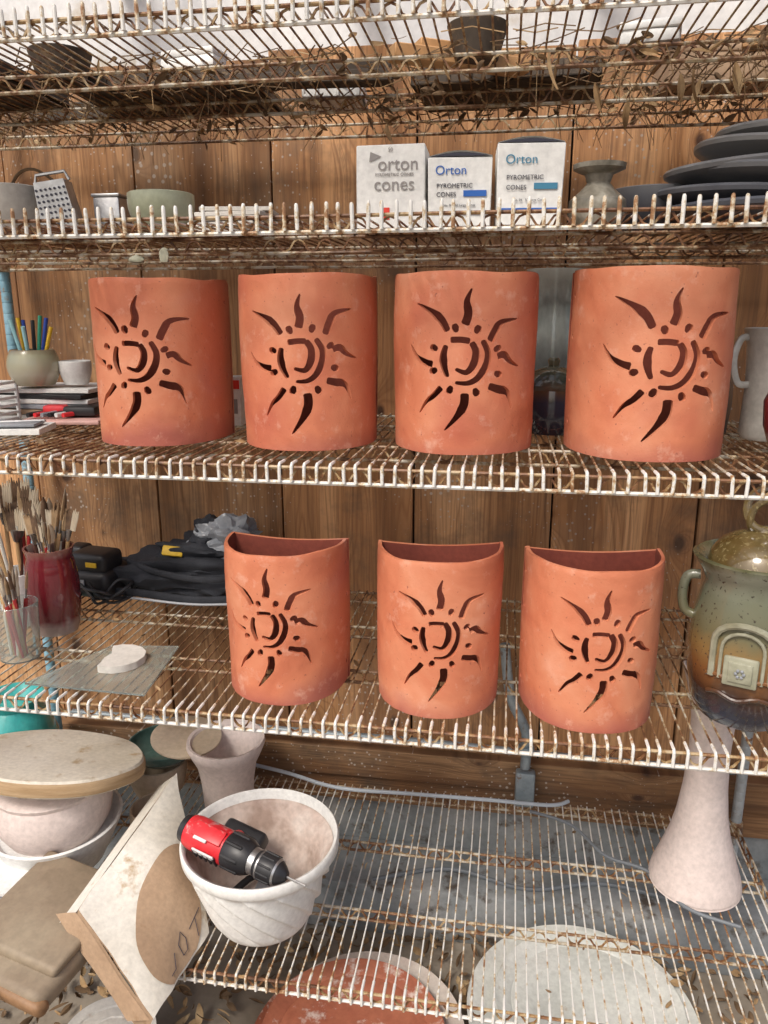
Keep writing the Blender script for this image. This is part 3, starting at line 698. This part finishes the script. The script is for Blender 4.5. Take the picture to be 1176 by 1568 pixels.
LATHE('upturned_tub',(-1.22,1.62,t5),[(.10,0),(.10,.01),(.09,.045),(.085,.049),(0,.049)],GREYC)
A=Vector((-.707,1.45,.588));B=Vector((-.765,1.12,.502));C=Vector((-.585,1.035,.368));D=Vector((-.560,1.235,.372))
N=((B-A).cross(D-A)).normalized()
if N.dot(Vector((1,-1,1)))<0: N=-N
def q(u,v,o=0):
    ed=.008*noise.noise(Vector((u*4,v*4,3)))
    p=(A*(1-u)*(1-v)+B*u*(1-v)+C*u*v+D*(1-u)*v)
    p=p+(A-D).normalized()*ed+(B-A).normalized()*ed
    return p+N*(o+.022*math.sin(u*math.pi)*math.sin(v*math.pi)-.004*math.sin(u*9+v*4))
b=MB().use(CARDW); b.surf(lambda u,v:q(u,v,.0025),24,24); b.use(CARD); b.surf(lambda u,v:q(u,v,-.0025),24,24)
for e in (lambda t:(t,0),lambda t:(1,t),lambda t:(t,1),lambda t:(0,t)):
    b.surf(lambda s,t,e=e:q(*e(s),(t-.5)*.005),24,1)
OC=(.44,.66)
vs=[q(*OC,.0042)]; fs=[]
def ov(k):
    a=k*2*math.pi/48; return (OC[0]+.41*math.cos(a)*(1+.05*math.sin(2*a)),min(.985,OC[1]+.38*math.sin(a)))
for rr in (1/3,2/3,1):
    for k in range(48):
        u,v=ov(k); vs.append(q(OC[0]+(u-OC[0])*rr,OC[1]+(v-OC[1])*rr,.0042))
for k in range(48): fs.append((0,1+k,1+(k+1)%48))
for r_ in range(2):
    for k in range(48): fs.append((1+r_*48+k,1+(r_+1)*48+k,1+(r_+1)*48+(k+1)%48,1+r_*48+(k+1)%48))
b.use(CARD); b.add(vs,fs)
b.use(INKD)
for st in ([(.12,.80),(.30,.84)],[(.21,.82),(.20,.93)],[(.36,.86),(.40,.80),(.47,.84),(.44,.92),(.37,.92),(.36,.86)],[(.55,.84),(.58,.93),(.66,.93)]):
    b.tube([q(u,v,.006) for u,v in st],.0008,4)
def flap(P,Q,d1,m):
    b.use(m); b.surf(lambda u,v:P.lerp(Q,u)+d1*v+N*.003*math.sin(u*7+v*3)-N*.003,14,6)
flap(A,B,Vector((-.012,.02,-.085)),CARD); flap(B,C,Vector((-.035,.02,-.07)),CARD)
flap(A+N*-.01,B-N*.01,Vector((-.045,.01,-.04)),CARDW); flap(B-N*.012,C-N*.012,Vector((-.05,.01,-.02)),CARD)
b.build('cut_cardboard_box',angle=50)
b=MB().use(MAT('brown_leather',[(.17,.13,.085),(.25,.19,.13),(.31,.25,.175)],5,.7,bs=70)); b.box((0,0,.03),(.23,.27,.05),.018,4,wob=.006); b.box((0,.02,.062),(.22,.22,.02),.009,3,wob=.005)
b.use(MAT('worn_leather',[(.24,.13,.06),(.33,.19,.1)],20,.6)); b.box((.02,-.13,.03),(.20,.03,.035),.012,3,wob=.004); b.use(METAL)
b.tube([(.02+.013*math.cos(k*.63),-.155,.035+.013*math.sin(k*.63)) for k in range(10)],.0022,6,closed=True); b.tube([(-.05+.012*math.cos(k*.63),-.15,.035+.012*math.sin(k*.63)) for k in range(10)],.0022,6,closed=True)
b.build('leather_case',(-.865,1.16,t5+.015),(6,4,-12))
b=MB()
for i in range(6): b.use([PAPERW,GREYP,PAPERW,BLACKF,GREYP,WPLASTIC][i]).at((random.uniform(-.02,.02),random.uniform(-.015,.015),.006+i*.012),(0,0,random.uniform(-15,15))); b.box((0,0,0),(.17,.15,.009),.001,1,wob=.002)
b.at(); b.build('stacked_magazines',(-1.06,1.27,t5))
b=MB().use(PINKC)
pv=[(0,0),(.088,0),(.096,.006),(.097,.016),(.090,.04),(.074,.09),(.058,.15),(.048,.22),(.043,.29),(.042,.35),(.046,.42),(.056,.47),(.068,.51),(.070,.52),(.064,.518),(.05,.47),(.036,.38),(.036,.3),(.05,.15),(0,.10)]
pv=[(v.x,v.y) for v in cr([(r,z,0) for r,z in pv],4)]
b.lathe([(max(0,r),z) for r,z in pv],60,lambda a,z,i:1+.006*math.sin(z*260)); b.build('tall_flared_vase',(.458,1.555,t5))
STEEL=MAT('galvanised_conduit',[(.22,.27,.30),(.36,.41,.44)],12,.5,.4,dirt=(.16,.09,.05),dirt_amt=.42)
b=MB().use(STEEL)
b.tube([(-1.2,1.815,.50),(-.2,1.815,.50),(.05,1.815,.495)],.010,12); b.tube([(.05,1.815,.495),(.6,1.815,.49)],.008,12)
b.tube(cr([(.02,1.80,.80),(.04,1.80,.66),(.083,1.80,.56),(.085,1.80,.46)],6),.013,12); b.box((.087,1.80,.40),(.05,.03,.10),.006)
b.at((.085,1.80,.50)); b.lathe([(.0,0),(.019,0),(.021,.004),(.021,.02),(.019,.024),(0,.024)],20); b.at(); b.build('electrical_conduit')
b=MB().use(MAT('pale_cable',[(.45,.50,.55)],bmp=0)); b.tube(cr([(-.72,1.78,.42),(-.55,1.77,.40),(-.4,1.75,.382),(-.2,1.76,.378),(0,1.765,.378),(.15,1.77,.376),(.2,1.80,.372)],8),.005,8); b.build('extension_cable')
b=MB().use(MAT('grey_cable',[(.16,.18,.2)],bmp=0)); b.tube(cr([(.1,1.74,.374),(.2,1.70,.374),(.27,1.60,.374),(.36,1.56,.374),(.42,1.46,.374),(.52,1.42,.374)],8),.004,8); b.tube(cr([(-.3,1.7,.15),(-.1,1.76,.16),(.1,1.72,.157),(.3,1.77,.157),(.5,1.73,.157)],8),.006,8); b.build('trailing_cable')

# ---------------------------------------------------------------- under the bottom shelf
def platter(b,r,z,dx=0,dy=0,tx=0):
    b.at((dx,dy,z),(tx,0,0)); b.lathe([(0,0),(r*.55,0),(r*.6,.006),(r*.92,.016),(r,.024),(r*.99,.029),(r*.93,.023),(r*.84,.019),(r*.82,.015),(r*.62,.012),(r*.60,.009),(0,.009)],72); b.at()
b=MB().use(MAT('pale_platter',[(.56,.58,.54),(.72,.73,.69)],6,.45,dirt=(.42,.36,.28),dirt_amt=.36))
for i,(r,dx,dy) in enumerate([(.225,0,0),(.24,.01,0),(.23,-.01,.01),(.245,0,0),(.235,.015,-.01),(.25,0,0),(.205,.015,.01)]): platter(b,r,i*.018,dx,dy)
b.build('stacked_platters',(.215,1.405,.003))
b=MB().use(MAT('rusty_platter',[(.30,.085,.045),(.42,.15,.08)],8,.7,dirt=(.60,.48,.42),dirt_amt=.45)); platter(b,.20,0); platter(b,.225,.02); platter(b,.235,.042); b.use(MAT('slip_streak',[(.6,.56,.5),(.5,.4,.35)],bmp=.1)); platter(b,.215,.064,.02,.02); b.use(b.mats[0]); platter(b,.20,.084,-.005,-.01)
b.build('red_platters',(-.265,1.29,.003))
b=MB().use(WHITEC); platter(b,.10,0); platter(b,.10,.03); platter(b,.098,.06); platter(b,.1,.09); b.build('small_plates',(-.78,1.19,.003))
def leaf(b,p,d,L,w,seed=0):
    d=Vector(d).normalized(); sd=d.cross(Vector((random.uniform(-1,1),random.uniform(-1,1),random.uniform(-1,1)))).normalized(); up=d.cross(sd); vs=[];fs=[]
    curl=random.uniform(-.5,.5)
    for k in range(6):
        t=k/5; ww=w*math.sin(math.pi*min(.98,t*.93+.05))**.8; c=Vector(p)+d*L*t+up*curl*L*t*t
        vs+=[c-sd*ww+up*w*.35,c,c+sd*ww+up*w*.35]
    for k in range(5):
        for j in (0,1): fs.append((k*3+j,k*3+j+1,(k+1)*3+j+1,(k+1)*3+j))
    b.add(vs,fs)
b=MB().use(LEAF)
for i in range(1500):
    x=random.uniform(-1.3,.85); y=random.uniform(.95,1.68)
    if (x-.215)**2+(y-1.4)**2<.235**2 or (x+.265)**2+(y-1.29)**2<.22**2: continue
    a=random.uniform(0,6.28); b.use(LEAF if random.random()<.45 else TWIG); leaf(b,(x,y,random.uniform(.003,.035)),(math.cos(a),math.sin(a),random.uniform(-.15,.3)),random.uniform(.015,.045),random.uniform(.004,.010))
b.build('leaf_litter')
b=MB().use(LEAF)
for i in range(9): leaf(b,(.25+random.uniform(-.2,.2),1.35+random.uniform(-.15,.15),.115+.022),(random.uniform(-1,1),random.uniform(-1,1),.1),.03,.008)
for zt in (s4,s3,t5,s2):
    for i in range(26): 
        b.use(TWIG if i%2 else LEAF); leaf(b,(random.uniform(-1.15,.55),random.uniform(1.2,1.75),zt+.004),(random.uniform(-1,1),random.uniform(-1,1),.1),random.uniform(.008,.022),random.uniform(.002,.005))
b.build('fallen_leaves')

# ---------------------------------------------------------------- top shelf clutter
s1=ZS[0]+.003
def add_box(name,x,y,sx,sy,sz,m,rot=0,z=s1):
    b=MB().use(m); b.box((0,0,sz/2),(sx,sy,sz),.004,2,wob=.004); b.box((0,0,sz+.006),(sx*1.02,sy*1.02,.012),.003,2); return b.build(name,(x,y,z),(0,0,rot))
ORANGE=MAT('orange_wood',[(.45,.24,.10),(.6,.36,.17)],9,.7,stretch=(1,8,1))
DKBR=MAT('dark_weathered_plastic',[(.035,.027,.02),(.09,.065,.045)],14,.7,dirt=(.2,.13,.07),dirt_amt=.45)
def tray(name,x,y,sx,sy,h,m,rot=0):
    b=MB().use(m); b.box((0,0,.003),(sx,sy,.006),.002,1)
    for s_ in (-1,1): b.box((s_*(sx/2-.003),0,h/2),(.006,sy,h),.002,1); b.box((0,s_*(sy/2-.003),h/2),(sx-.014,.006,h),.002,1)
    for k in range(int(sx/.04)): b.box((-sx/2+.03+k*.04,-sy/2-.002,h/2),(.006,.004,h*.9),.001,1)
    b.build(name,(x,y,s1),(0,0,rot))
tray('plastic_seedling_tray',-.66,1.60,.36,.2,.03,DKBR,3); tray('plastic_seedling_tray',-.02,1.64,.34,.2,.03,DKBR,-4)
tray('plastic_seedling_tray',-1.02,1.48,.24,.24,.03,DKBR,0); tray('white_plastic_tray',-.36,1.66,.12,.12,.03,WPLASTIC,6)
add_box('cardboard_box',.36,1.68,.2,.14,.05,CARD,5); add_box('styrofoam_block',.20,1.40,.09,.07,.018,WPLASTIC,-10); add_box('styrofoam_block',-.55,1.40,.10,.05,.016,WPLASTIC,-10)
for i,(x,y,l) in enumerate([(-.4,1.52,.35),(.45,1.40,.22),(-.85,1.70,.4),(-.1,1.45,.25)]):
    b=MB().use(ORANGE if i%2 else DKBR); b.box((0,0,.010),(l,.04,.02),.002,1,wob=.002); b.box((.03,.02,.03),(l*.8,.035,.018),.002,1,wob=.002); b.build('wood_offcuts',(x,y,s1),(0,0,[4,-20,-3,30][i]))
LATHE('nursery_pot',(-.07,1.42,s1),cup(.035,.05,.05,.003),DKBR); LATHE('nursery_pot',(-.82,1.44,s1),cup(.04,.055,.05,.003),DKBR)
LATHE('nursery_pot',(.50,1.56,s1),cup(.04,.06,.06,.003),BLACKP)
b=MB().use(ORANGE)
for k in range(6): b.box((-1.5+k*.55,1.30,2.42),(.045,1.5,.09),.003,1)
b.build('roof_rafters')
b=MB().use(MAT('sky_backdrop_white',[(.68,.69,.70),(.82,.82,.81)],3,.6,bmp=.15,bs=40,dirt=(.55,.50,.42),dirt_amt=.42)); b.surf(lambda u,v:(-2.2+u*4.2,2.02+.025*math.sin(u*37)+.012*math.sin(u*91+v*3),2.0+v*.8),160,10); b.build('sky_backdrop')  # added white sheet, stands in for bright sky above the wall
b=MB()
for i in range(560):
    x=random.uniform(-1.2,.6); y=random.choice([1.36,1.575,1.68,1.79])+random.uniform(-.05,.03)
    b.use(random.choice([LEAF,TWIG,TWIG])); leaf(b,(x,y,s1+random.uniform(-.026,.012)),(random.uniform(-1,1),random.uniform(-.6,.6),random.uniform(-.6,.2)),random.uniform(.012,.032),random.uniform(.002,.006))
for x,y,L in ((.045,1.33,.055),(.06,1.36,.045),(.13,1.50,.05),(.278,1.45,.06),(.262,1.47,.045),(.335,1.42,.05),(.30,1.50,.04),(-.27,1.74,.04),(.38,1.35,.05),(.20,1.62,.05)):
    b.use(LEAF); leaf(b,(x,y,s1-.02),(random.uniform(-.25,.25),random.uniform(-.2,.2),-1),L,L*.15)
for i in range(200):
    x=random.choice([random.gauss(.32,.13),random.gauss(-.55,.35)]); y=random.choice([1.40,1.575,1.77])+random.uniform(-.05,.02); z=s1-.01
    x=max(-1.2,min(.6,x)); b.use(TWIG if i%3 else LEAF); dx=random.uniform(-.04,.04)
    b.tube([(x,y,z),(x+dx*.5,y+random.uniform(-.01,.01),z-random.uniform(.01,.03)),(x+dx,y,z-random.uniform(.02,.075))],.0007,3)
for i in range(300):
    x=random.uniform(-1.2,.55); y=random.uniform(1.30,1.79); a=random.uniform(-.6,.6)
    b.use(TWIG if i%4 else LEAF); L=random.uniform(.04,.12); b.tube([(x,y,s1+random.uniform(-.02,.015)),(x+L*.5*math.cos(a),y+.02*math.sin(a),s1+random.uniform(-.015,.02)),(x+L*math.cos(a),min(1.8,y+L*math.sin(a)),s1+random.uniform(-.02,.02))],.0010,4)
b.build('dry_leaves')
b=MB().use(MAT('lichen_glob',[(.35,.36,.26),(.45,.45,.36)],20,.8)); b.blob((0,0,0),(.009,.008,.016),1,.3,sub=2); b.blob((-.05,.0,-.004),(.014,.008,.008),3,.3,sub=2); b.build('wasp_nest',(-.585,1.30,1.692))

# ---------------------------------------------------------------- light, world, camera
w=bpy.data.worlds.new('World'); sc.world=w; w.use_nodes=True
t=w.node_tree; bg=t.nodes['Background']; sk=t.nodes.new('ShaderNodeTexSky'); sk.sky_type='NISHITA'; sk.sun_disc=False
EL,AZ=50,204
sk.sun_elevation=R(EL); sk.sun_rotation=R(AZ); sk.air_density=1.0; sk.dust_density=5.0; sk.ozone_density=.6
t.links.new(sk.outputs[0],bg.inputs[0]); bg.inputs[1].default_value=.15
su=bpy.data.lights.new('sun','SUN'); su.energy=2.1; su.angle=R(14); su.color=(1,.96,.90)
so=bpy.data.objects.new('sun',su); sc.collection.objects.link(so)
d=Vector((math.sin(R(AZ))*math.cos(R(EL)),math.cos(R(AZ))*math.cos(R(EL)),math.sin(R(EL))))
so.rotation_euler=d.to_track_quat('Z','Y').to_euler(); so.location=d*10
cam=bpy.data.cameras.new('cam'); co=bpy.data.objects.new('camera',cam); sc.collection.objects.link(co); sc.camera=co
cam.sensor_fit='HORIZONTAL'; cam.sensor_width=36; cam.lens=36*1178/1176; cam.clip_start=.02; cam.clip_end=600
co.location=(0,0,H); co.rotation_euler=(R(90-14.5),0,R(9))
sc.view_settings.view_transform='Standard'; sc.view_settings.look='None'; sc.view_settings.exposure=0
